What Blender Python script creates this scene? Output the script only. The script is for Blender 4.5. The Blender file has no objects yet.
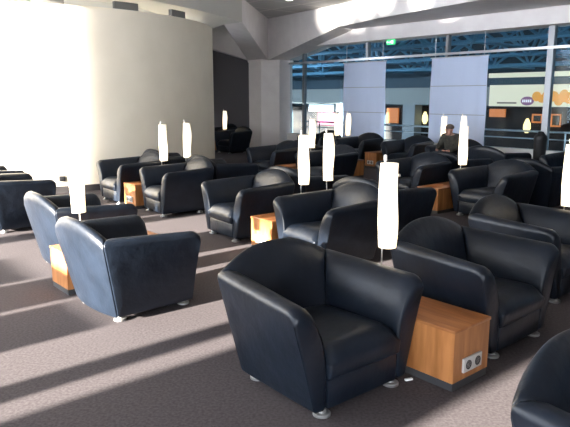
import bpy, bmesh, math, random
from mathutils import Vector, Matrix
random.seed(7)
S = bpy.context.scene
COL = S.collection
R = math.radians
TH = R(40.5)
UX, UY = math.cos(TH), math.sin(TH)

def W(u, v, z=0.0):
    """lounge grid (u = along the sun, v = across) to world"""
    return Vector((UX * u - UY * v, UY * u + UX * v, z))

# ------------------------------------------------------------------ materials
def mat(name, col, rough=0.6, spec=0.5, metal=0.0, emis=None, estr=1.0, coat=0.0):
    m = bpy.data.materials.new(name); m.use_nodes = True
    b = m.node_tree.nodes['Principled BSDF']
    b.inputs['Base Color'].default_value = (*col, 1)
    b.inputs['Roughness'].default_value = rough
    b.inputs['Specular IOR Level'].default_value = spec
    b.inputs['Metallic'].default_value = metal
    b.inputs['Coat Weight'].default_value = coat
    if emis:
        b.inputs['Emission Color'].default_value = (*emis, 1)
        b.inputs['Emission Strength'].default_value = estr
    return m

def noisy(m, c1, c2, scale, bump=0.0, bscale=None, stretch=(1, 1, 1), detail=4, dist=0.002):
    nt = m.node_tree; N = nt.nodes; L = nt.links; b = N['Principled BSDF']
    tc = N.new('ShaderNodeTexCoord'); mp = N.new('ShaderNodeMapping')
    mp.inputs['Scale'].default_value = stretch
    L.new(tc.outputs['Object'], mp.inputs['Vector'])
    n = N.new('ShaderNodeTexNoise'); n.inputs['Scale'].default_value = scale; n.inputs['Detail'].default_value = detail
    L.new(mp.outputs['Vector'], n.inputs['Vector'])
    r = N.new('ShaderNodeValToRGB')
    r.color_ramp.elements[0].position = .35; r.color_ramp.elements[1].position = .65
    r.color_ramp.elements[0].color = (*c1, 1); r.color_ramp.elements[1].color = (*c2, 1)
    L.new(n.outputs['Fac'], r.inputs['Fac']); L.new(r.outputs['Color'], b.inputs['Base Color'])
    if bump:
        n2 = N.new('ShaderNodeTexNoise'); n2.inputs['Scale'].default_value = bscale or scale
        n2.inputs['Detail'].default_value = 5
        L.new(mp.outputs['Vector'], n2.inputs['Vector'])
        bp = N.new('ShaderNodeBump'); bp.inputs['Strength'].default_value = bump; bp.inputs['Distance'].default_value = dist
        L.new(n2.outputs['Fac'], bp.inputs['Height']); L.new(bp.outputs['Normal'], b.inputs['Normal'])
    return m

M = {}
M['leather'] = noisy(mat('black_leather', (.02, .025, .034), .38, .32), (.0045, .0075, .013), (.008, .0125, .021), 5, .5, 9, dist=.012)
M['carpet'] = noisy(mat('carpet', (.15, .13, .13), .95, .1), (.060, .051, .053), (.088, .077, .079), 60, .35, 120, detail=6, dist=.004)
M['wood'] = noisy(mat('cherry_wood', (.45, .2, .07), .38, .45), (.30, .115, .033), (.48, .205, .07), 3.2, 0, None, (6, 6, .7), 5)
M['wood_top'] = noisy(mat('cherry_wood_top', (.45, .2, .07), .34, .5), (.27, .095, .03), (.42, .17, .057), 3.2, 0, None, (9, 1, 1), 5)
M['plinth'] = mat('grey_plinth', (.045, .045, .048), .5)
M['foot'] = mat('satin_metal', (.36, .36, .35), .4, .5, .7)
M['socket'] = mat('silver_plate', (.55, .55, .53), .4, .5, .2)
M['hole'] = mat('dark_plastic', (.02, .02, .022), .45)
M['rod'] = mat('lamp_rod', (.75, .73, .68), .3, .5, .8)
M['finial'] = mat('lamp_tip', (.85, .82, .76), .5)
M['wallw'] = noisy(mat('cream_plaster', (.74, .71, .62), .62, .3), (.82, .745, .60), (.86, .785, .64), 2, .05, 40)
M['concrete'] = noisy(mat('painted_concrete', (.62, .585, .57), .8, .2), (.80, .755, .74), (.85, .81, .79), 3, .1, 60)
M['soffit'] = mat('cream_soffit', (.68, .66, .6), .8)
M['skirt'] = mat('dark_skirting', (.05, .045, .045), .6)
M['niche'] = mat('dark_grey_wall', (.15, .132, .13), .8)
M['white'] = mat('white_paint', (.78, .78, .76), .6)
M['steel'] = mat('grey_steel', (.33, .35, .37), .4, .5, .5)
M['rail'] = mat('rail_steel', (.62, .66, .7), .3, .5, .6)
M['blue'] = mat('blue_truss_paint', (.11, .30, .46), .6)
M['roofb'] = mat('atrium_roof', (.025, .06, .09), .7)
M['band'] = mat('grey_green_fascia', (.27, .31, .31), .7)
M['shopdark'] = noisy(mat('dark_storefront', (.02, .02, .025), .65, .2), (.012, .012, .014), (.04, .034, .03), 1.2)
M['pillar'] = mat('hall_pillar', (.26, .31, .34), .7)
M['black'] = mat('black_item', (.012, .012, .013), .5)
M['grille'] = mat('grey_grille', (.16, .155, .14), .6)
M['amber'] = mat('amber_glow', (.3, .1, .03), .6, emis=(1, .3, .08), estr=.55)
M['warm'] = mat('warm_bulb', (.8, .6, .3), .6, emis=(1, .72, .32), estr=2.2)
M['daylight'] = mat('daylight_opening', (.8, .85, .9), .6, emis=(.85, .93, 1), estr=1.3)
M['signlit'] = mat('lit_sign_panel', (.7, .65, .5), .6, emis=(1, .88, .62), estr=.5)
M['signorange'] = mat('sign_orange', (.8, .35, .05), .6, emis=(1, .5, .12), estr=.4)
M['logo'] = mat('logo_plum', (.18, .08, .16), .6, emis=(.3, .16, .28), estr=.5)
M['logow'] = mat('logo_white', (.8, .8, .8), .6, emis=(1, .9, .9), estr=.6)
M['magenta'] = mat('magenta_panel', (.2, .03, .07), .6, emis=(.4, .04, .1), estr=.1)
M['green'] = mat('exit_green', (.02, .4, .12), .5, emis=(.08, .9, .3), estr=1.1)
M['exitw'] = mat('exit_white', (.8, .9, .8), .5, emis=(.85, 1, .85), estr=1.6)
M['spot'] = mat('downlight_glow', (.9, .9, .85), .5, emis=(1, .95, .85), estr=6)
M['skin'] = mat('skin', (.48, .25, .18), .55)
M['hair'] = mat('grey_brown_hair', (.10, .075, .06), .8)
M['jacket'] = noisy(mat('dark_olive_jacket', (.03, .028, .022), .85), (.02, .018, .014), (.05, .045, .033), 14)
M['trouser'] = mat('dark_trousers', (.02, .022, .03), .85)
M['eye'] = mat('eye_dark', (.02, .015, .012), .3)
M['lip'] = mat('lip', (.36, .14, .11), .5)

def shade_mat():
    m = bpy.data.materials.new('glowing_paper_shade'); m.use_nodes = True
    nt = m.node_tree; N = nt.nodes; L = nt.links; b = N['Principled BSDF']
    b.inputs['Base Color'].default_value = (.85, .8, .7, 1); b.inputs['Roughness'].default_value = .8
    tc = N.new('ShaderNodeTexCoord'); sp = N.new('ShaderNodeSeparateXYZ'); L.new(tc.outputs['Object'], sp.inputs[0])
    r = N.new('ShaderNodeValToRGB'); mr = N.new('ShaderNodeMapRange')
    mr.inputs['From Min'].default_value = 0; mr.inputs['From Max'].default_value = .55
    L.new(sp.outputs['Z'], mr.inputs['Value']); L.new(mr.outputs['Result'], r.inputs['Fac'])
    e = r.color_ramp.elements
    e[0].position = 0; e[0].color = (1.0, .78, .48, 1)
    e[1].position = 1; e[1].color = (.62, .52, .42, 1)
    x = e.new(.3); x.color = (1.7, 1.42, .98, 1)
    x = e.new(.62); x.color = (1.35, 1.13, .82, 1)
    L.new(r.outputs['Color'], b.inputs['Emission Color']); b.inputs['Emission Strength'].default_value = 1.5
    return m
M['shade'] = shade_mat()

def ceil_mat():
    m = mat('ceiling_tiles', (.42, .40, .39), .85)
    nt = m.node_tree; N = nt.nodes; L = nt.links; b = N['Principled BSDF']
    tc = N.new('ShaderNodeTexCoord'); mp = N.new('ShaderNodeMapping'); mp.inputs['Rotation'].default_value = (0, 0, -TH)
    br = N.new('ShaderNodeTexBrick'); br.offset = 0
    br.inputs['Color1'].default_value = (.50, .49, .475, 1); br.inputs['Color2'].default_value = (.55, .54, .52, 1)
    br.inputs['Mortar'].default_value = (.66, .64, .60, 1); br.inputs['Scale'].default_value = 1
    br.inputs['Brick Width'].default_value = 1.2; br.inputs['Row Height'].default_value = 1.2; br.inputs['Mortar Size'].default_value = .05
    L.new(tc.outputs['Object'], mp.inputs['Vector']); L.new(mp.outputs['Vector'], br.inputs['Vector'])
    L.new(br.outputs['Color'], b.inputs['Base Color'])
    return m
M['ceil'] = ceil_mat()

def blind_mat():
    m = bpy.data.materials.new('white_blind_fabric'); m.use_nodes = True
    nt = m.node_tree; N = nt.nodes; L = nt.links; b = N['Principled BSDF']
    b.inputs['Roughness'].default_value = .9
    b.inputs['Base Color'].default_value = (.68, .77, .95, 1)
    tr = N.new('ShaderNodeBsdfTranslucent'); tr.inputs['Color'].default_value = (.66, .76, .92, 1)
    mx = N.new('ShaderNodeMixShader'); mx.inputs[0].default_value = .25
    tc = N.new('ShaderNodeTexCoord'); wv = N.new('ShaderNodeTexWave'); wv.inputs['Scale'].default_value = 2.2; wv.inputs['Distortion'].default_value = .6
    L.new(tc.outputs['Object'], wv.inputs['Vector'])
    bp = N.new('ShaderNodeBump'); bp.inputs['Strength'].default_value = .25; bp.inputs['Distance'].default_value = .02
    L.new(wv.outputs['Fac'], bp.inputs['Height']); L.new(bp.outputs['Normal'], b.inputs['Normal'])
    out = N['Material Output']
    L.new(b.outputs[0], mx.inputs[1]); L.new(tr.outputs[0], mx.inputs[2]); L.new(mx.outputs[0], out.inputs['Surface'])
    return m
M['blind'] = blind_mat()

def glass_mat():
    m = bpy.data.materials.new('window_glass'); m.use_nodes = True
    nt = m.node_tree; N = nt.nodes; L = nt.links
    N.remove(N['Principled BSDF'])
    t = N.new('ShaderNodeBsdfTransparent'); t.inputs['Color'].default_value = (.86, .93, .96, 1)
    g = N.new('ShaderNodeBsdfGlossy'); g.inputs['Roughness'].default_value = .03
    g.inputs['Color'].default_value = (.8, .88, .95, 1)
    mx = N.new('ShaderNodeMixShader'); mx.inputs[0].default_value = .006
    L.new(t.outputs[0], mx.inputs[1]); L.new(g.outputs[0], mx.inputs[2]); L.new(mx.outputs[0], N['Material Output'].inputs['Surface'])
    return m
M['glass'] = glass_mat()

# ------------------------------------------------------------------ mesh helpers
def tag(o, label=None, cat=None, group=None, kind=None):
    if label: o['label'] = label
    if cat: o['category'] = cat
    if group: o['group'] = group
    if kind: o['kind'] = kind
    return o

def obj(name, bm, m, parent=None, smooth=True, ang=35):
    bmesh.ops.recalc_face_normals(bm, faces=bm.faces)
    me = bpy.data.meshes.new(name); bm.to_mesh(me); bm.free()
    if m: me.materials.append(m)
    if smooth:
        for p in me.polygons: p.use_smooth = True
        me.set_sharp_from_angle(angle=R(ang))
    o = bpy.data.objects.new(name, me); COL.objects.link(o)
    if parent: o.parent = parent
    return o

def empty(name, loc=(0, 0, 0), rz=0.0):
    o = bpy.data.objects.new(name, None); COL.objects.link(o)
    o.empty_display_size = .1; o.location = loc; o.rotation_euler = (0, 0, rz); return o

def box(bm, lo, hi, bev=0.0, seg=2, mtx=None):
    x0, y0, z0 = lo; x1, y1, z1 = hi
    vs = [bm.verts.new(c) for c in ((x0,y0,z0),(x1,y0,z0),(x1,y1,z0),(x0,y1,z0),(x0,y0,z1),(x1,y0,z1),(x1,y1,z1),(x0,y1,z1))]
    fs = [bm.faces.new([vs[i] for i in f]) for f in ((0,3,2,1),(4,5,6,7),(0,1,5,4),(1,2,6,5),(2,3,7,6),(3,0,4,7))]
    if bev:
        es = list({e for f in fs for e in f.edges})
        r = bmesh.ops.bevel(bm, geom=es, offset=bev, segments=seg, affect='EDGES', profile=.5)
        vs = [v for v in vs if v.is_valid] + list(r['verts'])
    if mtx is not None:
        for v in set(vs): v.co = mtx @ v.co
    return bm

def BM(): return bmesh.new()

def lathe(bm, prof, n=24, c=(0, 0), z0=0):
    rings = []
    for r, z in prof:
        rings.append([bm.verts.new((c[0] + r * math.cos(2*math.pi*i/n), c[1] + r * math.sin(2*math.pi*i/n), z0 + z)) for i in range(n)])
    for a, b in zip(rings, rings[1:]):
        for i in range(n): bm.faces.new((a[i], a[(i+1) % n], b[(i+1) % n], b[i]))
    bm.faces.new(rings[0][::-1]); bm.faces.new(rings[-1])
    return bm

def tube(bm, a, b, r, n=8, r2=None):
    a, b = Vector(a), Vector(b); d = (b - a).normalized()
    q = d.to_track_quat('Z', 'Y').to_matrix(); r2 = r if r2 is None else r2
    A = [bm.verts.new(a + q @ Vector((r*math.cos(2*math.pi*i/n), r*math.sin(2*math.pi*i/n), 0))) for i in range(n)]
    B = [bm.verts.new(b + q @ Vector((r2*math.cos(2*math.pi*i/n), r2*math.sin(2*math.pi*i/n), 0))) for i in range(n)]
    for i in range(n): bm.faces.new((A[i], A[(i+1) % n], B[(i+1) % n], B[i]))
    bm.faces.new(A[::-1]); bm.faces.new(B)
    return bm

def prism(bm, pts, z0, z1):
    """pts 2D; z0/z1 numbers or per-point lists"""
    n = len(pts)
    Z0 = z0 if isinstance(z0, (list, tuple)) else [z0]*n
    Z1 = z1 if isinstance(z1, (list, tuple)) else [z1]*n
    A = [bm.verts.new((p[0], p[1], Z0[i])) for i, p in enumerate(pts)]
    B = [bm.verts.new((p[0], p[1], Z1[i])) for i, p in enumerate(pts)]
    bm.faces.new(A[::-1]); bm.faces.new(B)
    for i in range(n): bm.faces.new((A[i], A[(i+1) % n], B[(i+1) % n], B[i]))
    return bm

def uvbox(bm, u0, u1, v0, v1, z0, z1):
    return prism(bm, [W(u0, v0), W(u1, v0), W(u1, v1), W(u0, v1)], z0, z1)

def copy_tree(o, parent=None):
    c = o.copy(); COL.objects.link(c); c.parent = parent
    for ch in list(o.children): copy_tree(ch, c)
    return c

# ------------------------------------------------------------------ armchair
# local frame: sits facing -Y, base centre at the origin
def yb(z): return .315 + .13 * min(z, .75) / .615      # back outer plane (leans out)
def xo(z, t): return .335 + (.158 - .064 * t) * min(z, .75) / .60   # side outer plane, t = 0 front .. 1 back

ARM_IN = [  # (z, distance in from outer plane)  roll over the top then down the inner face
    (.565, .000), (.592, .007), (.608, .026), (.614, .055), (.608, .084), (.590, .110), (.560, .130), (.515, .144),
    (.450, .152), (.380, .152), (.300, .142), (.200, .118), (.045, .075)]

def arm_mesh(sx):
    bm = BM(); rings = []
    for t in (0, .012, .03, .055, .09, .15, .25, .37, .5, .62, .75, .88, 1):
        ring = []; ny = 1
        drop = .045 * max(0, 1 - t / .09) ** 2
        secs = [(.045, 0), (.10, 0), (.2, 0), (.33, 0), (.46, 0)] + ARM_IN
        for z, d in secs:
            zz = z + (.03 * t - drop) * max(0, (z - .3) / .3)
            x = xo(z, t) - d
            # mitred with the back: outer skin reaches further back than the inner one
            yend = yb(zz) - d * 1.05
            y0 = -.315 - .012 * math.sin(math.pi * min(1, max(0, d / .14))) * (1 if z > .1 else 0)
            bulge = .010 * math.sin(math.pi * t) * math.sin(math.pi * min(1, z / .6)) * (1 if d == 0 else 0)
            ring.append(bm.verts.new((sx * (x + bulge), y0 + (yend - y0) * t, zz)))
        rings.append(ring)
    n = len(rings[0])
    for a, b in zip(rings, rings[1:]):
        for i in range(n): bm.faces.new((a[i], a[(i+1) % n], b[(i+1) % n], b[i]))
    f0 = bm.faces.new(rings[0]); bm.faces.new(rings[-1][::-1])
    bmesh.ops.recalc_face_normals(bm, faces=bm.faces)
    es = [e for e in bm.edges if len(e.link_faces) == 2 and e.calc_face_angle(0) > R(50)]
    bmesh.ops.bevel(bm, geom=es, offset=.018, segments=3, affect='EDGES', profile=.5)
    return bm

def back_mesh():
    bm = BM(); nx = 20; rings = []
    secs = [(.045, 0), (.12, 0), (.22, 0), (.34, 0), (.46, 0), (.545, .002), (.585, .012), (.606, .032), (.610, .058), (.588, .092),
            (.540, .122), (.47, .142), (.40, .158), (.33, .165), (.22, .160), (.045, .12)]
    for j in range(nx + 1):
        s = -1 + 2 * j / nx; ring = []
        dome = max(0, 1 - abs(s) ** 2.3)
        for z, d in secs:
            k = max(0, (z - .30) / .30)
            zz = z + (.03 + .105 * dome) * k
            half = xo(z, 1) - d * .95
            y = yb(z + .03 * k) + .045 * (1 - s * s) - d + .02 * dome * k
            ring.append(bm.verts.new((half * s, y, zz)))
        rings.append(ring)
    n = len(rings[0])
    for a, b in zip(rings, rings[1:]):
        for i in range(n): bm.faces.new((a[i], b[i], b[(i+1) % n], a[(i+1) % n]))
    bm.faces.new(rings[0][::-1]); bm.faces.new(rings[-1])
    bmesh.ops.recalc_face_normals(bm, faces=bm.faces)
    es = [e for e in bm.edges if len(e.link_faces) == 2 and e.calc_face_angle(0) > R(50)]
    bmesh.ops.bevel(bm, geom=es, offset=.012, segments=3, affect='EDGES', profile=.5)
    return bm

def cushion_mesh():
    bm = BM(); nx, ny = 14, 14
    x0, y0, y1 = .268, -.345, .225
    top = {}; bot = {}
    def prof(t): return (1 - abs(2*t-1)**4) ** .5
    for i in range(nx + 1):
        for j in range(ny + 1):
            s = i / nx; t = j / ny
            x = -x0 + 2 * x0 * s; y = y0 + (y1 - y0) * t
            edge = prof(.5 + (s - .5)) * 1.0
            fr = 1 - max(0, 1 - t / .22) ** 2.6
            z = .295 + .085 * min(edge, 1) ** .6 * fr + .008 * math.sin(3.2 * x / x0 + 2 * t) * t
            z -= .018 * max(0, (t - .3)) * (1 - (2*s-1)**2)
            top[i, j] = bm.verts.new((x, y + (.0 if j else .0), z))
            bot[i, j] = bm.verts.new((x, y + .012 * (1 if j == 0 else 0), .205))
    for i in range(nx):
        for j in range(ny):
            bm.faces.new((top[i, j], top[i+1, j], top[i+1, j+1], top[i, j+1]))
            bm.faces.new((bot[i, j], bot[i, j+1], bot[i+1, j+1], bot[i+1, j]))
    for i in range(nx):
        bm.faces.new((top[i, 0], bot[i, 0], bot[i+1, 0], top[i+1, 0])); bm.faces.new((top[i, ny], top[i+1, ny], bot[i+1, ny], bot[i, ny]))
    for j in range(ny):
        bm.faces.new((top[0, j], top[0, j+1], bot[0, j+1], bot[0, j])); bm.faces.new((top[nx, j], bot[nx, j], bot[nx, j+1], top[nx, j+1]))
    bmesh.ops.recalc_face_normals(bm, faces=bm.faces)
    es = [e for e in bm.edges if len(e.link_faces) == 2 and e.calc_face_angle(0) > R(50)]
    bmesh.ops.bevel(bm, geom=es, offset=.016, segments=3, affect='EDGES', profile=.5)
    return bm

def make_chair():
    t = empty('armchair')
    obj('armrest', arm_mesh(-1), M['leather'], t, ang=60)
    obj('armrest', arm_mesh(1), M['leather'], t, ang=60)
    obj('backrest', back_mesh(), M['leather'], t, ang=60)
    obj('seat_cushion', cushion_mesh(), M['leather'], t, ang=60)
    bm = BM(); box(bm, (-.262, -.318, .045), (.262, .16, .203), .012, 2)
    obj('seat_base', bm, M['leather'], t)
    for x in (-.265, .265):
        for y in (-.275, .265):
            bm = lathe(BM(), [(.040, 0), (.046, .003), (.046, .016), (.043, .019), (.024, .021), (.022, .05)], 18, (x, y))
            obj('foot', bm, M['foot'], t, ang=30)
    return t

CH = [
 # u, v, heading(deg), label
 (2.28, 2.335, 39.5, 'large black leather armchair in the centre foreground, left of the nearest wooden side table'),
 (3.58, 2.17, 41.5, 'black leather armchair directly right of the nearest wooden side table'),
 (4.88, 2.42, 44, 'black leather armchair with creased back, third along the foreground row from the left'),
 (2.163, .483, 41, 'black leather armchair cut off by the bottom right corner of the photo'),
 (2.09, 4.27, 132, 'black leather armchair seen from behind, sunlit back, at left foreground right of its side table'),
 (2.30, 5.68, 130.5, 'black leather armchair seen from behind, left of the sunlit side table'),
 (2.35, 7.89, 130.5, 'black armchair at the left photo edge, nearer of the two, broad side panel visible'),
 (2.39, 9.11, 130.5, 'black armchair at the left photo edge, farther of the two there, only arm tops showing'),
 (4.22, 5.68, -55, 'black leather armchair left of the side table with sockets in the middle of the room'),
 (4.12, 4.20, -56, 'black leather armchair with two slim lamps rising behind it, right of the middle side table'),
 (4.30, 8.82, -52, 'black leather armchair nearest the curved wall, left of the small side table there'),
 (4.34, 7.50, -56, 'black leather armchair just right of the small side table by the curved wall'),
 (5.34, 4.49, 130.5, 'black leather armchair turned away, its side panel showing right behind the nearest lamp'),
 (5.40, 5.85, 130.5, 'black armchair turned away, mostly hidden behind the chair with two slim lamps'),
 (5.40, 7.78, 130.5, 'black armchair turned away, back to back with the chairs by the curved wall, nearer one'),
 (5.40, 9.20, 130.5, 'black armchair turned away, farther one beyond the pair by the curved wall'),
 (7.44, 4.42, -56, 'black leather armchair, front view, with a glowing lamp over its left arm'),
 (7.55, 5.84, -54, 'black leather armchair left of the middle distance side table, below the seated man'),
 (7.60, 7.80, -52, 'black armchair right of the small orange table, behind the two slim lamps'),
 (7.60, 9.26, -51, 'black leather armchair in front of the concrete column'),
 (8.70, 4.40, 130.5, 'black armchair turned away, behind the chair with a lamp over its arm'),
 (8.70, 5.80, 130.5, 'black armchair turned away, in front of the seated man'),
 (8.70, 9.20, 130.5, 'black armchair turned away, behind the one in front of the column'),
 (10.50, 4.68, -49.5, 'black armchair at the right photo edge, in front of the low white wall'),
 (10.70, 7.25, -50, 'black armchair in which the man sits'),
 (10.90, 8.60, -50, 'black armchair in front of the gap between the two hanging fabric panels'),
 (10.90, 10.05, -50, 'black armchair below the left hanging fabric panel'),
 (11.00, 11.55, -50, 'black armchair between the column and the farthest pair of lamps'),
 (10.20, 5.95, 128, 'black armchair turned away, right of the seated man, below the right fabric panel'),
 (10.45, 14.62, -49.5, 'dark armchair in the shaded niche, close beside the concrete column'),
 (11.3, 16.5, -49.5, 'dark armchair in the shaded niche, partly hidden by the curved wall'),
]
chair0 = make_chair()
for i, (u_, v_, h, lab) in enumerate(CH):
    c = chair0 if i == 0 else copy_tree(chair0)
    c.location = W(u_, v_); c.rotation_euler = (0, 0, R(h))
    tag(c, lab, 'armchair', 'black leather armchairs of the lounge')

# ------------------------------------------------------------------ side table (front = -Y with sockets)
def make_table():
    t = empty('side_table')
    bm = BM(); box(bm, (-.175, -.46, .045), (.175, .46, .338), .002, 1); obj('body', bm, M['wood'], t)
    bm = BM(); box(bm, (-.18, -.465, .338), (.18, .465, .356), .003, 2); obj('tabletop', bm, M['wood_top'], t)
    bm = BM(); box(bm, (-.172, -.457, .0), (.172, .457, .045)); obj('plinth', bm, M['plinth'], t)
    sp = obj('socket_plate', box(BM(), (-.09, -.474, .088), (.09, -.459, .172), .004, 2), M['socket'], t)
    for x in (-.045, .045):
        bm = lathe(BM(), [(.027, -.002), (.027, .003), (.022, .003), (.02, .0005)], 20)
        bmesh.ops.transform(bm, matrix=Matrix.Translation((x, -.4735, .13)) @ Matrix.Rotation(R(90), 4, 'X'), verts=bm.verts)
        obj('socket', bm, M['hole'], sp)
    return t
TB = [
 (2.90, 2.235, 40.5, 'wooden side table with twin power sockets, nearest one, between the two foreground chairs'),
 (1.93+.29, 4.97, 130.5, 'wooden side table in sunlight between the two chairs turned away at left'),
 (4.32, 4.90, -49.5, 'wooden side table with power sockets in the middle of the room, behind the foreground chair'),
 (4.47, 8.20, -49.5, 'small wooden side table between the two chairs by the curved wall'),
 (7.47, 5.13, -49.5, 'wooden side table below the lamp that stands in front of the seated man'),
 (7.66, 8.53, -49.5, 'small orange wooden table right of the chair in front of the column'),
 (11.0, 9.33, -49.5, 'wooden side table below the left hanging fabric panel'),
 (10.95, 7.93, -49.5, 'wooden side table under the lamp left of the seated man\'s head'),
 (11.90, 7.72, 130.5, 'wooden side table under the lamp right of the seated man\'s head'),
 (5.68, 2.52, 45, 'wooden side table under the lamp at the right photo edge'),
 (5.32, 5.16, 130.5, 'wooden side table hidden behind the chair with two slim lamps'),
 (8.75, 8.50, 130.5, 'wooden side table behind the small orange one'),
 (11.15, 10.89, -49.5, 'wooden side table under the farthest pair of lamps'),
 (5.47, 8.49, 130.5, 'wooden side table between the two turned away chairs by the curved wall'),
 (10.65, 15.35, -49.5, 'wooden table in the niche under the small glowing lamp'),
]
table0 = make_table()
for i, (u_, v_, h, lab) in enumerate(TB):
    c = table0 if i == 0 else copy_tree(table0)
    c.location = W(u_, v_); c.rotation_euler = (0, 0, R(h))
    tag(c, lab, 'side table', 'wooden side tables with sockets')

# ------------------------------------------------------------------ table lamps: paper tube on a thin rod
def make_lamp(wav):
    t = empty('table_lamp')
    obj('base', lathe(BM(), [(.06, 0), (.06, .008), (.055, .012), (.012, .014), (.01, .03)], 24), M['rod'], t)
    obj('rod', tube(BM(), (0, 0, .012), (0, 0, .86), .0055), M['rod'], t)
    obj('finial', lathe(BM(), [(.007, .845), (.011, .85), (.011, .882), (.005, .888)], 12), M['finial'], t)
    # shade hangs slightly beside the rod
    bm = BM(); n = 28; rings = []
    for k in range(17):
        s = k / 16
        r = .058 + .007 * math.sin(math.pi * (1 - s)) - .003 * s + wav * .004 * math.sin(7 * s)
        cx = .030 + wav * .008 * math.sin(5 * s + 1)
        rings.append([bm.verts.new((cx + r * math.cos(2*math.pi*i/n), r * math.sin(2*math.pi*i/n), .545 * s)) for i in range(n)])
    for a, b in zip(rings, rings[1:]):
        for i in range(n): bm.faces.new((a[i], a[(i+1) % n], b[(i+1) % n], b[i]))
    c0 = bm.verts.new((.030, 0, .01)); 
    for i in range(n): bm.faces.new((rings[0][(i+1) % n], rings[0][i], c0))
    c1 = bm.verts.new((.030, 0, .535))
    for i in range(n): bm.faces.new((rings[-1][i], rings[-1][(i+1) % n], c1))
    s = obj('lamp_shade', bm, M['shade'], t, ang=50); s.location.z = .288
    for zz in (.06, .47):
        b2 = obj('shade_clip', box(BM(), (-.006, -.012, -.008), (.006, .012, .008), .002, 1), M['rod'], s)
        b2.location = (.030 + .0 + .058, -.018, zz)
    return t
lampA = make_lamp(.6); lampB = make_lamp(-1.0)
LP = [
 (3.0, 2.50, .2, 0, 'tall white paper tube lamp, nearest and largest, above the foreground side table'),
 (1.96, 4.97, -1.5, 1, 'tall white paper lamp leaning slightly over the sunlit table at left'),
 (4.54, 5.00, .3, 0, 'left lamp of the slim pair in the middle of the room'),
 (4.98, 5.04, -.8, 1, 'right lamp of the slim pair in the middle of the room'),
 (4.63, 8.28, .6, 0, 'left lamp of the pair in front of the curved wall'),
 (5.20, 8.50, .2, 1, 'right lamp of the pair in front of the curved wall'),
 (7.62, 5.00, .5, 0, 'glowing lamp above the chair arm, right below the seated man\'s shoulder'),
 (11.30, 7.92, .3, 0, 'lamp immediately left of the seated man\'s head'),
 (11.76, 7.73, .1, 1, 'lamp immediately right of the seated man\'s head, behind the nearer glowing lamp'),
 (11.10, 10.98, .5, 0, 'left lamp of the farthest pair below the left fabric panel'),
 (11.35, 10.82, .7, 1, 'right lamp of the farthest pair below the left fabric panel'),
 (5.42, 2.45, .2, 0, 'white paper lamp cut by the right edge of the photo'),
 (10.68, 15.28, .1, 1, 'small warm lamp glowing in the dark niche'),
 (8.02, 8.58, .2, 1, 'lamp half hidden behind the left lamp of the slim pair'),
]
LAMP_OFF = -TH + R(40.5)
for i, (u_, v_, rz, kd, lab) in enumerate(LP):
    src = (lampA, lampB)[kd]
    if i == 0: c = lampA
    elif i == 1: c = lampB
    else: c = copy_tree(src)
    p = W(u_, v_, .356)
    # keep the shade centred over the given point
    c.rotation_euler = (R(.6 if kd else .2), R(-.8 if kd else .3), rz)
    c.location = p - Vector((.030 * math.cos(rz), .030 * math.sin(rz), 0))
    tag(c, lab, 'lamp', 'slim paper lamps on the side tables')

# ------------------------------------------------------------------ floor, walls, ceiling
st = lambda o: tag(o, kind='structure')
st(obj('floor', prism(BM(), [W(-6, -5), W(12.6, -5), W(12.6, 22), W(-6, 22)], -.2, 0), M['carpet'], smooth=False))

# curved cream wall
CXc, CYc, RR = -5.40, 13.72, 3.80
def arc(bm, r0, r1, a0, a1, z0, z1, n=64):
    pr = []
    for k in range(n + 1):
        a = R(a0 + (a1 - a0) * k / n); c, s = math.cos(a), math.sin(a)
        pr.append([bm.verts.new((CXc + r*c, CYc + r*s, z)) for r, z in ((r0, z0), (r1, z0), (r1, z1), (r0, z1))])
    for A, B in zip(pr, pr[1:]):
        for i in range(4): bm.faces.new((A[i], B[i], B[(i+1) % 4], A[(i+1) % 4]))
    bm.faces.new(pr[0]); bm.faces.new(pr[-1][::-1])
    return bm
st(obj('wall_left', arc(BM(), RR - .15, RR, -100, 40, 0, 3.08), M['wallw']))
st(obj('trim_1', arc(BM(), RR - 1.3, RR - 1.15, -100, 40, 2.9, 3.35), M['soffit']))
st(obj('baseboard_left', arc(BM(), RR + .001, RR + .014, -100, 40, 0, .11), M['skirt']))
aa = math.degrees(math.atan2(-3.88 * .35, 3.88 * -.9))
st(obj('wall_far_left', prism(BM(), [(CXc - .7, CYc - 3.83), (CXc - .7, CYc - 3.68), (-14, 7.2), (-14, 7.05)], 0, 3.0), M['wallw'], smooth=False))
for k, (a0, a1) in enumerate(((-69, -61.5), (-48.5, -41.5), (-29, -22.5))):
    o = obj('air_vent', arc(BM(), RR - .12, RR - .04, a0, a1, 3.08, 3.21, 8), M['grille'])
    tag(o, ('grey air vent above the curved wall, leftmost of three', 'grey air vent above the curved wall, middle of three', 'grey air vent above the curved wall, nearest the column')[k], 'vent', 'air vents above the curved wall')
# small wall outlet on the curved wall
g = Vector((-3.72, 10.15, .23)); dirv = Vector((g.x - CXc, g.y - CYc, 0)).normalized()
o = obj('wall_outlet', box(BM(), (-.05, -.012, -.045), (.05, .012, .045), .004, 2), M['hole'])
o.location = Vector((CXc, CYc, .24)) + dirv * (RR + .013); o.rotation_euler = (0, 0, math.atan2(dirv.y, dirv.x) + R(90))
tag(o, 'small dark socket box low on the cream curved wall', 'wall outlet')

# high ceiling
st(obj('ceiling', prism(BM(), [W(-2.3, -6), W(13.2, -6), W(13.2, 22), W(-2.3, 22), W(-2.3, 11.1), W(1.2, 11.1), W(1.2, 9.75), W(-2.3, 9.75)], 3.9, 4.4), M['ceil'], smooth=False))

C0 = (-.51, 19.02)
NL = [(1.35, 16.14), (2.10, 14.40), (3.25, 12.30), (8.2, 3.6)]
LL = [(-1.02, 15.09), (-1.75, 13.13), (-2.61, 11.51), (-3.6, 9.7)]
def xy(u, v): p = W(u, v); return (p.x, p.y)
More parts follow.
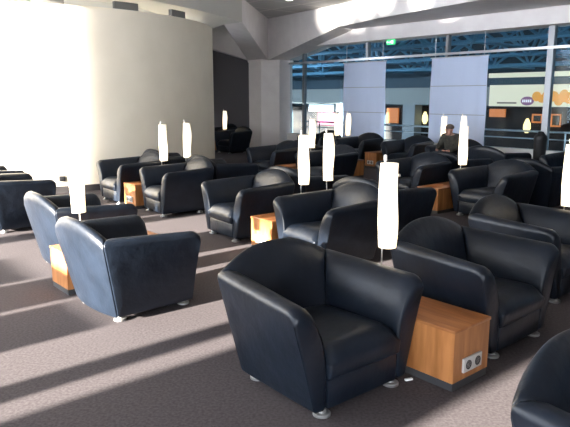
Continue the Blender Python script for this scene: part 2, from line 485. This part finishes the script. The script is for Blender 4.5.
# dropped soffit along the glass wall, its side face towards the high ceiling
bm = BM()
prism(bm, NL + [xy(12.85, -4), xy(12.85, 11.7)], 3.35, 4.2)
st(obj('ceiling_window_side', bm, M['concrete'], smooth=False))
bm = BM()
prism(bm, [C0, NL[0], xy(12.85, 11.7), xy(12.85, 14.4)], [2.7, 3.35, 3.30, 2.7], 4.2)
st(obj('trim_2', bm, M['concrete'], smooth=False))
bm = BM()
prism(bm, LL[::-1] + [(-1.5, 15.6), (-3.5, 20), (-9, 20), (-9, 9.5)], 3.35, 4.2)
st(obj('ceiling_left_side', bm, M['soffit'], smooth=False))
bm = BM()
prism(bm, [LL[0], C0, (-1.15, 19.6), (-1.5, 15.6)], [3.35, 2.7, 2.7, 3.35], 4.2)
st(obj('trim_3', bm, M['concrete'], smooth=False))
bm = BM()
prism(bm, [(-1.05, 19.5), (-3.6, 18.9), (-3.6, 20.6), (-1.0, 20.4)], [2.7, 3.45, 3.45, 2.7], 4.2)
st(obj('trim_4', bm, M['concrete'], smooth=False))
# beam over the glass wall
bm = BM(); uvbox(bm, 12.2, 12.8, -4, 14.2, 3.02, 3.36)
st(obj('trim_5', bm, M['concrete'], smooth=False))
# column
bm = BM(); cc = (-.45, 19.75); pts = [(cc[0] + .735*math.cos(R(22.5+45*k)), cc[1] + .735*math.sin(R(22.5+45*k))) for k in range(8)]
prism(bm, pts, 0, 2.72)
cp = obj('column', bm, M['concrete'], smooth=False)
bm = BM(); pts2 = [(cc[0] + .765*math.cos(R(22.5+45*k)), cc[1] + .765*math.sin(R(22.5+45*k))) for k in range(8)]
prism(bm, pts2, 2.66, 2.72)
cap = obj('capital', bm, M['concrete'], cp, smooth=False)
tag(cp, kind='structure')
# low dark ceiling bulkhead, dark niche wall beyond the curved wall
st(obj('wall_back', prism(BM(), [(-7, 22.6), (-.9, 22.6), (-.9, 22.8), (-7, 22.8)], 0, 4.2), M['niche'], smooth=False))
st(obj('wall_niche', prism(BM(), [(-3.4, 17.0), (-3.2, 17.0), (-3.2, 22.6), (-3.4, 22.6)], 0, 4.2), M['niche'], smooth=False))

# ------------------------------------------------------------------ glass wall towards the hall (plane u = 12.5)
st(obj('wall_sill', uvbox(BM(), 12.38, 12.6, -4, 14.4, 0, .5), M['white'], smooth=False))
def framebox(name, u0, u1, v0, v1, z0, z1, m, lab, cat, grp=None):
    o = obj(name, uvbox(BM(), u0, u1, v0, v1, z0, z1), m, smooth=False); return tag(o, lab, cat, grp)
wi = empty('window_1', W(12.5, 6, .5)); st(wi)
def wpart(name, bm, m):
    o = obj(name, bm, m, wi, smooth=False); o.matrix_parent_inverse = Matrix.Translation(-W(12.5, 6, .5)); return o
for k, v_ in enumerate((13.75, 11.25, 8.75, 6.25, 3.75, 1.25)):
    w = .065 if k in (3,) else .035
    wpart('mullion', uvbox(BM(), 12.45, 12.57, v_ - w, v_ + w, .5, 3.02), M['steel'])
wpart('transom', uvbox(BM(), 12.44, 12.56, -4, 14.4, 2.57, 2.62), M['rail'])
wpart('pane', uvbox(BM(), 12.505, 12.515, -4, 14.4, .5, 3.02), M['glass'])

hr = empty('handrail', W(12.9, 6, 0)); tag(hr, 'double steel handrail running along the glass wall', 'handrail')
def hpart(name, bm):
    o = obj(name, bm, M['rail'], hr); o.matrix_parent_inverse = Matrix.Translation(-W(12.9, 6, 0)); return o
hpart('top_rail', tube(BM(), W(12.9, -3, .86), W(12.9, 14.3, .86), .022))
hpart('lower_rail', tube(BM(), W(12.9, -3, .70), W(12.9, 14.3, .70), .014))
for v_ in (13.5, 11, 8.5, 6, 3.5, 1): hpart('rail_post', tube(BM(), W(12.9, v_, .0), W(12.9, v_, .86), .02))

# hanging fabric panels
for k, (v0, v1, tilt, lab) in enumerate(((11.93, 10.46, .0, 'white fabric sun panel with two seams, left of the two hanging before the glass'),
                                   (9.05, 7.56, .0, 'white fabric sun panel with two seams, right of the two, behind the seated man'))):
    t = empty('fabric_panel', W(12.3, (v0 + v1)/2, .52)); tag(t, lab, 'blind', 'fabric panels before the glass wall')
    P0 = W(12.3, (v0 + v1)/2, .52)
    def pp(name, bm, m):
        o = obj(name, bm, m, t); o.matrix_parent_inverse = Matrix.Translation(-P0); return o
    bm = BM(); n = 40; nz = 12; gr = []
    for i in range(n + 1):
        s = i / n; v_ = v0 + (v1 - v0) * s; col = []
        for j in range(nz + 1):
            q = j / nz
            uu = 12.3 + .012 * math.sin(s * 26) * (1 - .4 * q) + .01 * math.sin(9*q + 4*s)
            col.append((uu, v_ + .05 * (1 - q) * (.5 - s) * .6, .52 + 1.97 * q))
        gr.append(col)
    fr = [[bm.verts.new(W(*c)) for c in col] for col in gr]
    bk = [[bm.verts.new(W(c[0] + .006, c[1], c[2])) for c in col] for col in gr]
    for i in range(n):
        for j in range(nz):
            bm.faces.new((fr[i][j], fr[i+1][j], fr[i+1][j+1], fr[i][j+1])); bm.faces.new((bk[i][j], bk[i][j+1], bk[i+1][j+1], bk[i+1][j]))
    for i in range(n):
        bm.faces.new((fr[i][0], bk[i][0], bk[i+1][0], fr[i+1][0])); bm.faces.new((fr[i][nz], fr[i+1][nz], bk[i+1][nz], bk[i][nz]))
    for j in range(nz):
        bm.faces.new((fr[0][j], fr[0][j+1], bk[0][j+1], bk[0][j])); bm.faces.new((fr[n][j], bk[n][j], bk[n][j+1], fr[n][j+1]))
    pp('fabric', bm, M['blind'])
    pp('rod', tube(BM(), W(12.3, v0 + .03, 2.5), W(12.3, v1 - .03, 2.5), .013), M['rail'])
    for zz in (1.20, 1.85):
        pp('seam_bar', uvbox(BM(), 12.272, 12.284, v1, v0, zz - .006, zz + .006), M['steel'])
    for v_ in (v0 - .1, v1 + .1):
        pp('hanger', tube(BM(), W(12.3, v_, 2.5), W(12.3, v_, 3.02), .006), M['rail'])

# exit sign hung below the beam
P0 = W(12.3, 10.31, 2.95)
es = empty('exit_sign', P0); es.rotation_euler = (0, 0, TH - R(90)); tag(es, 'small green lit exit sign with a white running figure, under the beam', 'sign')
obj('housing', box(BM(), (-.13, -.02, -.06), (.13, .02, .06), .004, 1), M['green'], es)
bm = BM()
box(bm, (.03, -.024, -.035), (.085, -.021, .04))
box(bm, (-.09, -.024, -.008), (-.03, -.021, .008)); prism(bm, [(-.12, -.024), (-.12, -.021), (-.085, -.021), (-.085, -.024)], [-.001, -.001, -.028, -.028], [.001, .001, .028, .028])
for a, b_ in (((-.012, .022), (0, .0)), ((0, 0), (.018, -.02)), ((0, 0), (-.02, -.03)), ((-.005, .015), (.02, .008))):
    tube(bm, (a[0], -.0225, a[1]), (b_[0], -.0225, b_[1]), .006, 6)
obj('pictogram', bm, M['exitw'], es, smooth=False)
obj('bracket', box(BM(), (-.01, -.01, .06), (.01, .01, .072)), M['steel'], es)

# ceiling spotlight near the column
dl = empty('ceiling_spotlight', Vector((.10, 15.2, 3.9))); tag(dl, 'small bright recessed spotlight in the tiled ceiling near the column', 'ceiling light')
obj('rim', lathe(BM(), [(.10, -.03), (.12, -.02), (.12, 0), (.10, 0)], 20), M['white'], dl)
obj('lens', lathe(BM(), [(.085, -.034), (.09, -.03)], 20), M['spot'], dl)

# slim dark bin before the low wall
p = W(11.7, 5.93)
bn = empty('waste_bin', p); tag(bn, 'slim dark standing bin in front of the glass, right of the right fabric panel', 'bin')
obj('body', lathe(BM(), [(.10, 0), (.11, .02), (.12, .74), (.13, .78)], 20), M['black'], bn)
obj('lid', lathe(BM(), [(.13, .78), (.12, .84), (.07, .89), (.05, .93)], 20), M['black'], bn)

# ------------------------------------------------------------------ added sun blockers (left, outside the frame), right wall
def sun_blocker(n_, v0, v1, z0=0, z1=3.9, u0=-2.3, u1=-2.1):
    st(obj('wall_sun_blocker_%d' % n_, uvbox(BM(), u0, u1, v0, v1, z0, z1), M['steel'], smooth=False))  # unseen block on the window side, added to shape the sun bands
sun_blocker(1, 1.68, 3.06, u0=-3.7, u1=-3.5); sun_blocker(2, 3.25, 3.46); sun_blocker(3, -.8, .95, u0=-3.7, u1=-3.5); sun_blocker(4, 7.05, 7.4); sun_blocker(5, 13.8, 22, z1=6); sun_blocker(9, 9.55, 10.20, z1=6); sun_blocker(10, 10.24, 10.27, z1=6); sun_blocker(11, 10.31, 10.335, z1=6)
for k, (a, b) in enumerate(((3.95, 4.655), (4.725, 5.40), (5.46, 6.35))): sun_blocker(6 + k, a, b, 0, (.85, 1.05, .85)[k])  # low unseen blocks added to shade the floor and table at left
st(obj('ceiling_sun_blocker', uvbox(BM(), -12.5, -2.1, -6, 9.7, 3.9, 4.0), M['white'], smooth=False))  # unseen slab added to keep the higher sun off the middle chairs
st(obj('wall_right', uvbox(BM(), -2.3, 12.6, -4.3, -4.1, 0, 4.2), M['niche'], smooth=False))

# ------------------------------------------------------------------ hall beyond the glass
def hall(name, bm, m, smooth=False): return obj(name, bm, m, smooth=smooth)
st(hall('floor_hall', uvbox(BM(), 13.0, 34, -12, 34, -3.7, -3.5), M['shopdark']))
st(hall('wall_hall', uvbox(BM(), 27.0, 27.4, -12, 34, -3.5, 6.5), M['roofb']))
st(hall('ceiling_hall', uvbox(BM(), 13.0, 27.4, -12, 34, 6.5, 6.6), M['roofb']))
fb = hall('trim_7', uvbox(BM(), 25.2, 27.0, -12, 34, 1.22, 2.5), M['band']); st(fb)
fb2 = hall('trim_8', uvbox(BM(), 25.0, 25.2, -12, 34, 2.05, 2.55), M['roofb']); st(fb2)

# pixel ray to the plane u = U, used to read true positions of distant shop details
f_ = 610.0; pt_ = math.atan(116.5 / f_)
def ray(x, y, U):
    dx, dz = x - 285, 213.5 - y
    d = Vector((dx, f_*math.cos(pt_) + dz*math.sin(pt_), -f_*math.sin(pt_) + dz*math.cos(pt_)))
    t = U / (d.x*UX + d.y*UY); p = d * t
    return p.x * -UY + p.y * UX, p.z + 1.6          # v, z
def patch(bm, x0, x1, y0, y1, U, th=.08):
    va, zt = ray(x0, y0, U); vb, _ = ray(x1, y0, U); vm, zb = ray((x0+x1)/2, y1, U); _, zt = ray((x0+x1)/2, y0, U)
    return uvbox(bm, U, U + th, vb, va, zb, zt)

# shopfronts and hall items
def item(name, x0, x1, y0, y1, U, m, lab, cat, grp=None, th=.1):
    return tag(hall(name, patch(BM(), x0, x1, y0, y1, U, th), m), lab, cat, grp)
item('storefront', 293, 345, 106, 150, 26.4, M['shopdark'], 'dark storefront beside the column, left of the left fabric panel', 'storefront', th=.5)
item('storefront', 386, 440, 106, 150, 26.4, M['shopdark'], 'dark storefront between the two fabric panels', 'storefront', th=.5)
item('storefront', 487, 640, 108, 160, 25.85, M['shopdark'], 'dark storefront below the lit cream sign band', 'storefront', th=.5)
item('hall_pillar', 403, 415, 104, 150, 25.6, M['pillar'], 'pale blue grey pillar seen between the two fabric panels', 'pillar', th=.6)
item('hall_pillar', 340, 350, 80, 140, 25.0, M['pillar'], 'pale pillar at the left edge of the left fabric panel', 'pillar', th=.6)
item('lit_window', 309, 333, 104.5, 111.5, 26.2, M['daylight'], 'long bright opening left of the left fabric panel', 'window')
item('lit_window', 336, 342, 103.5, 111, 26.2, M['daylight'], 'small bright pane beside the left fabric panel', 'window')
item('poster', 318, 335, 113, 125, 26.2, M['magenta'], 'dark magenta panel below the bright opening', 'poster')
item('poster', 387, 398, 108, 123, 26.2, M['amber'], 'orange lit display beside the left fabric panel', 'poster')
item('poster', 489.5, 505, 109, 117, 25.6, M['amber'], 'orange lit display right of the right fabric panel', 'poster')
def wall_lamp(x, y, U, lab):
    v_, z_ = ray(x, y, U); o = hall('wall_lamp', lathe(BM(), [(.07, -.3), (.16, -.1), (.14, .1), (.05, .32)], 14), M['warm'], True)
    o.location = W(U, v_, z_); return tag(o, lab, 'lamp', 'small warm lamps in the hall')
wall_lamp(425, 118, 26.0, 'small warm lamp glowing between the two fabric panels')
wall_lamp(527, 126, 25.3, 'yellow lamp glowing in the hall left of the steel mullion')
wall_lamp(546, 124, 25.3, 'yellow lamp glowing just right of the steel mullion')
for x0, x1, y0, y1, lab in ((532, 542, 114, 123, 'reddish framed picture left of the steel mullion'),
                            (551, 561, 114, 127, 'amber framed picture right of the steel mullion')):
    o = empty('framed_picture', (0, 0, 0)); tag(o, lab, 'picture')
    obj('frame', patch(BM(), x0, x1, y0, y1, 25.6, .06), M['amber'], o, smooth=False)
    obj('picture', patch(BM(), x0 + 1.6, x1 - 1.6, y0 + 1.6, y1 - 1.6, 25.55, .05), M['black'], o, smooth=False)
# cream lit sign band with oval logo and orange motif
sg = empty('sign_band', (0, 0, 0)); tag(sg, 'long cream lit sign band with a plum oval logo and orange motifs', 'sign')
obj('panel', patch(BM(), 490, 640, 84, 107, 24.6, .25), M['signlit'], sg, smooth=False)
obj('upper_strip', patch(BM(), 489, 640, 71, 76, 24.4, .2), M['signlit'], sg, smooth=False)
v_, z_ = ray(526.5, 101, 24.5)
def oval(v_, z_, rv, rz, U, th):
    bm = BM(); n = 32
    A = [bm.verts.new(W(U, v_ + rv*math.cos(2*math.pi*i/n), z_ + rz*math.sin(2*math.pi*i/n))) for i in range(n)]
    B = [bm.verts.new(W(U + th, v_ + rv*math.cos(2*math.pi*i/n), z_ + rz*math.sin(2*math.pi*i/n))) for i in range(n)]
    bm.faces.new(A); bm.faces.new(B[::-1])
    for i in range(n): bm.faces.new((A[i], A[(i+1) % n], B[(i+1) % n], B[i]))
    return bm
lg = obj('oval_logo', oval(v_, z_, .27, .18, 24.52, .1), M['logo'], sg, smooth=False)
bm = BM()
for k in range(-2, 3): uvbox(bm, 24.49, 24.53, v_ + k*.085 - .03, v_ + k*.085 + .012, z_ - .055, z_ + .06)
obj('lettering', bm, M['logow'], lg, smooth=False)
obj('small_text', patch(BM(), 497, 516, 102.2, 103.6, 24.55, .04), M['grille'], sg, smooth=False)
random.seed(3)
for k in range(7):
    x = 536 + k * 5.5; y = 97 + random.uniform(-2, 4)
    a, b_ = ray(x, y, 24.5); obj('orange_motif', oval(a, b_, .14 + .08*random.random(), .16 + .1*random.random(), 24.53, .05), M['signorange'], sg, smooth=False)

# blue space frame
def truss(U, z0, z1, lab, r=.07):
    t = empty('roof_truss', W(U, 8, z0)); tag(t, lab, 'truss', 'blue roof trusses over the hall')
    def tp(name, bm):
        o = obj(name, bm, M['blue'], t, smooth=True); o.matrix_parent_inverse = Matrix.Translation(-W(U, 8, z0)); return o
    st_ = 3.2
    tp('lower_chord', tube(BM(), W(U, -10, z0), W(U, 32, z0), r, 6))
    tp('upper_chord', tube(BM(), W(U - 1.6, -10, z1), W(U - 1.6, 32, z1), r, 6))
    for k in range(13):
        v_ = -9 + k * st_
        bm = BM()
        for du in (-1.6, 1.6):
            for dv in (-1.6, 1.6): tube(bm, W(U, v_, z0), W(U + du, v_ + dv, z1), r * .8, 6)
        tube(bm, W(U, v_, z0), W(U + 3.2, v_, z0), r * .7, 6)
        tube(bm, W(U - 1.6, v_ - 1.6, z1), W(U + 1.6, v_ + 1.6, z1), r * .7, 6)
        tube(bm, W(U - 1.6, v_ + 1.6, z1), W(U + 1.6, v_ - 1.6, z1), r * .7, 6)
        tp('brace', bm)
truss(15.8, 3.15, 4.75, 'blue tubular roof truss nearest the glass wall')
truss(19.0, 2.95, 4.6, 'blue tubular roof truss, second from the glass wall')
truss(22.2, 2.8, 4.4, 'blue tubular roof truss, third from the glass wall')
truss(25.0, 2.9, 4.5, 'blue tubular roof truss farthest from the glass wall, above the gallery')

# ------------------------------------------------------------------ seated man
def skin(name, verts, edges, radii, m, parent, root=0, sub=2):
    me = bpy.data.meshes.new(name); me.from_pydata([Vector(v) for v in verts], edges, []); me.update()
    o = bpy.data.objects.new(name, me); COL.objects.link(o); o.parent = parent
    sk = o.modifiers.new('skin', 'SKIN'); sk.use_smooth_shade = True
    for i, r in enumerate(radii):
        d = me.skin_vertices[0].data[i]; d.radius = (r, r) if not isinstance(r, tuple) else r
        d.use_root = (i == root)
    sb = o.modifiers.new('sub', 'SUBSURF'); sb.levels = sub; sb.render_levels = sub
    me.materials.append(m); return o
pm = empty('person', W(10.62, 7.30, 0), R(-50)); pm.location.z = 0.01; pm.scale = (.95, .95, .95)
tag(pm, 'man in a dark jacket seated in a black armchair, head bent down to the left', 'person')
# local: faces -Y
V = [(0, .06, .50), (0, .09, .60), (0, .09, .74), (0, .06, .83), (0, .03, .89), (0, -.01, .94), (0, -.035, .985), (0, -.045, 1.03),
     (.17, .06, .835), (.22, -.02, .63), (.15, -.22, .55), (.10, -.27, .55),
     (-.17, .06, .835), (-.22, -.02, .63), (-.15, -.22, .55), (-.10, -.27, .55),
     (.10, .03, .46), (.13, -.36, .49), (.13, -.40, .10), (.13, -.50, .05),
     (-.10, .03, .46), (-.13, -.36, .49), (-.13, -.40, .10), (-.13, -.50, .05)]
E = [(0,1),(1,2),(2,3),(3,4),(4,5),(5,6),(6,7),(3,8),(8,9),(9,10),(10,11),(3,12),(12,13),(13,14),(14,15),(0,16),(16,17),(17,18),(18,19),(0,20),(20,21),(21,22),(22,23)]
Rd = [.13,.13,.145,.12,.055,.072,.086,.06,.06,.045,.032,.03,.06,.045,.032,.03,.085,.06,.042,.035,.085,.06,.042,.035]
body = skin('body', V, E, Rd, M['skin'], pm)
ji = [0,1,2,3,4,8,9,10,12,13,14]; mp_ = {a: i for i, a in enumerate(ji)}
JE = [(mp_[a], mp_[b]) for a, b in E if a in mp_ and b in mp_]
jv = [list(V[i]) for i in ji]; jv[mp_[4]][2] = .885
skin('jacket', jv, JE, [.125,.16,.175,.155,.085,.085,.068,.05,.085,.068,.05], M['jacket'], pm)
ti = [0,16,17,18,20,21,22]; mq = {a: i for i, a in enumerate(ti)}
skin('trousers', [V[i] for i in ti], [(mq[a], mq[b]) for a, b in E if a in mq and b in mq], [.14,.1,.078,.06,.1,.078,.06], M['trouser'], pm)
# head details
def ball(name, c, r, m, parent, sc=(1, 1, 1), n=14):
    bm = BM(); bmesh.ops.create_uvsphere(bm, u_segments=n, v_segments=n, radius=r)
    for v in bm.verts: v.co = Vector((v.co.x*sc[0], v.co.y*sc[1], v.co.z*sc[2])) + Vector(c)
    return obj(name, bm, m, parent)
ball('hair', (0, .0, 1.04), .088, M['hair'], pm, (1.02, 1.08, .78))
for s in (-1, 1):
    ball('ear', (s*.084, -.02, .985), .022, M['skin'], pm, (.4, .7, 1.2))
    ball('eye', (s*.031, -.108, .99), .009, M['eye'], pm)
    for k in range(4):
        x = s * (.085 - .018 * k)
        skin('finger', [(s*.10, -.27, .55), (x, -.33, .545 - .002*k), (x*.9, -.355, .52)], [(0,1),(1,2)], [.016, .010, .008], M['skin'], pm, 0, 1)
    skin('thumb', [(s*.10, -.27, .56), (s*.06, -.295, .575), (s*.04, -.31, .57)], [(0,1),(1,2)], [.016, .011, .009], M['skin'], pm, 0, 1)
    obj('shoe', box(BM(), (s*.13 - .05, -.62, .0), (s*.13 + .05, -.36, .09), .03, 3), M['black'], pm)
bm = BM(); prism(bm, [(-.014, -.10), (.014, -.10), (0, -.138)], .955, [1.005, 1.005, .963]); obj('nose', bm, M['skin'], pm)
ball('mouth', (0, -.108, .935), .02, M['lip'], pm, (1.2, .5, .35))

# small white scrap on the carpet by the nearest side table
o = obj('paper_scrap', box(BM(), (-.025, -.009, 0), (.025, .009, .012), .004, 2), M['white'])
o.location = W(2.735, 2.17, .001); o.rotation_euler = (0, 0, R(20)); o.location = W(2.66, 2.02, .001)
tag(o, 'tiny white scrap on the carpet left of the nearest side table', 'scrap')

# ------------------------------------------------------------------ light
sd = bpy.data.lights.new('sun', 'SUN'); sd.energy = 84; sd.angle = R(1.1); sd.color = (1, .93, .84)
so = bpy.data.objects.new('sun', sd); COL.objects.link(so)
el = R(12.5)
dv = Vector((math.cos(el)*UX, math.cos(el)*UY, -math.sin(el)))
so.rotation_euler = dv.to_track_quat('-Z', 'Y').to_euler(); so.location = (-5, -5, 6)

w = bpy.data.worlds.new('world'); S.world = w; w.use_nodes = True
bg = w.node_tree.nodes['Background']; bg.inputs['Color'].default_value = (.83, .89, 1.0, 1); bg.inputs['Strength'].default_value = 16

def area(name, loc, tgt, size, e, col, sy=None):
    l = bpy.data.lights.new(name, 'AREA'); l.energy = e; l.color = col; l.size = size
    if sy: l.shape = 'RECTANGLE'; l.size_y = sy
    o = bpy.data.objects.new(name, l); COL.objects.link(o); o.location = loc
    o.rotation_euler = (Vector(tgt) - Vector(loc)).to_track_quat('-Z', 'Y').to_euler(); return o
st(obj('wall_hall_top', uvbox(BM(), 12.9, 13.1, -12, 34, 3.9, 6.6), M['roofb'], smooth=False))
st(obj('wall_hall_right', uvbox(BM(), 13, 27, -12.3, -12, -3.5, 6.6), M['roofb'], smooth=False))
st(obj('wall_hall_left', uvbox(BM(), 13, 27, 34, 34.3, -3.5, 6.6), M['roofb'], smooth=False))
st(obj('wall_hall_low', uvbox(BM(), 12.7, 12.9, -12, 34, -3.7, 0), M['roofb'], smooth=False))
area('hall_fill_top', W(20, 10, 6.4), W(20, 10, 0), 12, 240, (.85, .93, 1), 30)  # area lamp added to fill the hall from under its closed roof
area('hall_fill_front', W(14, 10, 5.9), W(26, 10, 1.5), 1, 55, (.8, .9, 1), 30)  # added lamp that brightens trusses and shopfronts from the glass side

# spot lamps added in place of sun glints, aimed at the upper face of the dropped ceiling
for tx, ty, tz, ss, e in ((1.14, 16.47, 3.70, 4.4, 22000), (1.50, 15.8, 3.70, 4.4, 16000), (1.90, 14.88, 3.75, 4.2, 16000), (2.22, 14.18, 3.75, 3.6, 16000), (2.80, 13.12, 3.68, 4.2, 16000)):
    sl = bpy.data.lights.new('added_glint', 'SPOT'); sl.energy = e; sl.spot_size = R(ss); sl.spot_blend = .8; sl.color = (1, .96, .88); sl.shadow_soft_size = .03
    s2 = bpy.data.objects.new('added_glint', sl); COL.objects.link(s2); s2.location = W(-1.8, 5.0, 3.42)
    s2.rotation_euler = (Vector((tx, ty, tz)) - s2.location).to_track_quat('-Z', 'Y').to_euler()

# ------------------------------------------------------------------ camera
cd = bpy.data.cameras.new('camera'); cam = bpy.data.objects.new('camera', cd); COL.objects.link(cam)
cd.sensor_fit = 'HORIZONTAL'; cd.sensor_width = 36; cd.lens = 36 * 610 / 570
cd.clip_end = 200
cam.location = (0, 0, 1.6); cam.rotation_euler = (R(90) - pt_, 0, 0)
S.camera = cam
S.view_settings.view_transform = 'Standard'; S.view_settings.look = 'None'
S.view_settings.exposure = 0; S.view_settings.gamma = 1; S.view_settings.use_curve_mapping = False
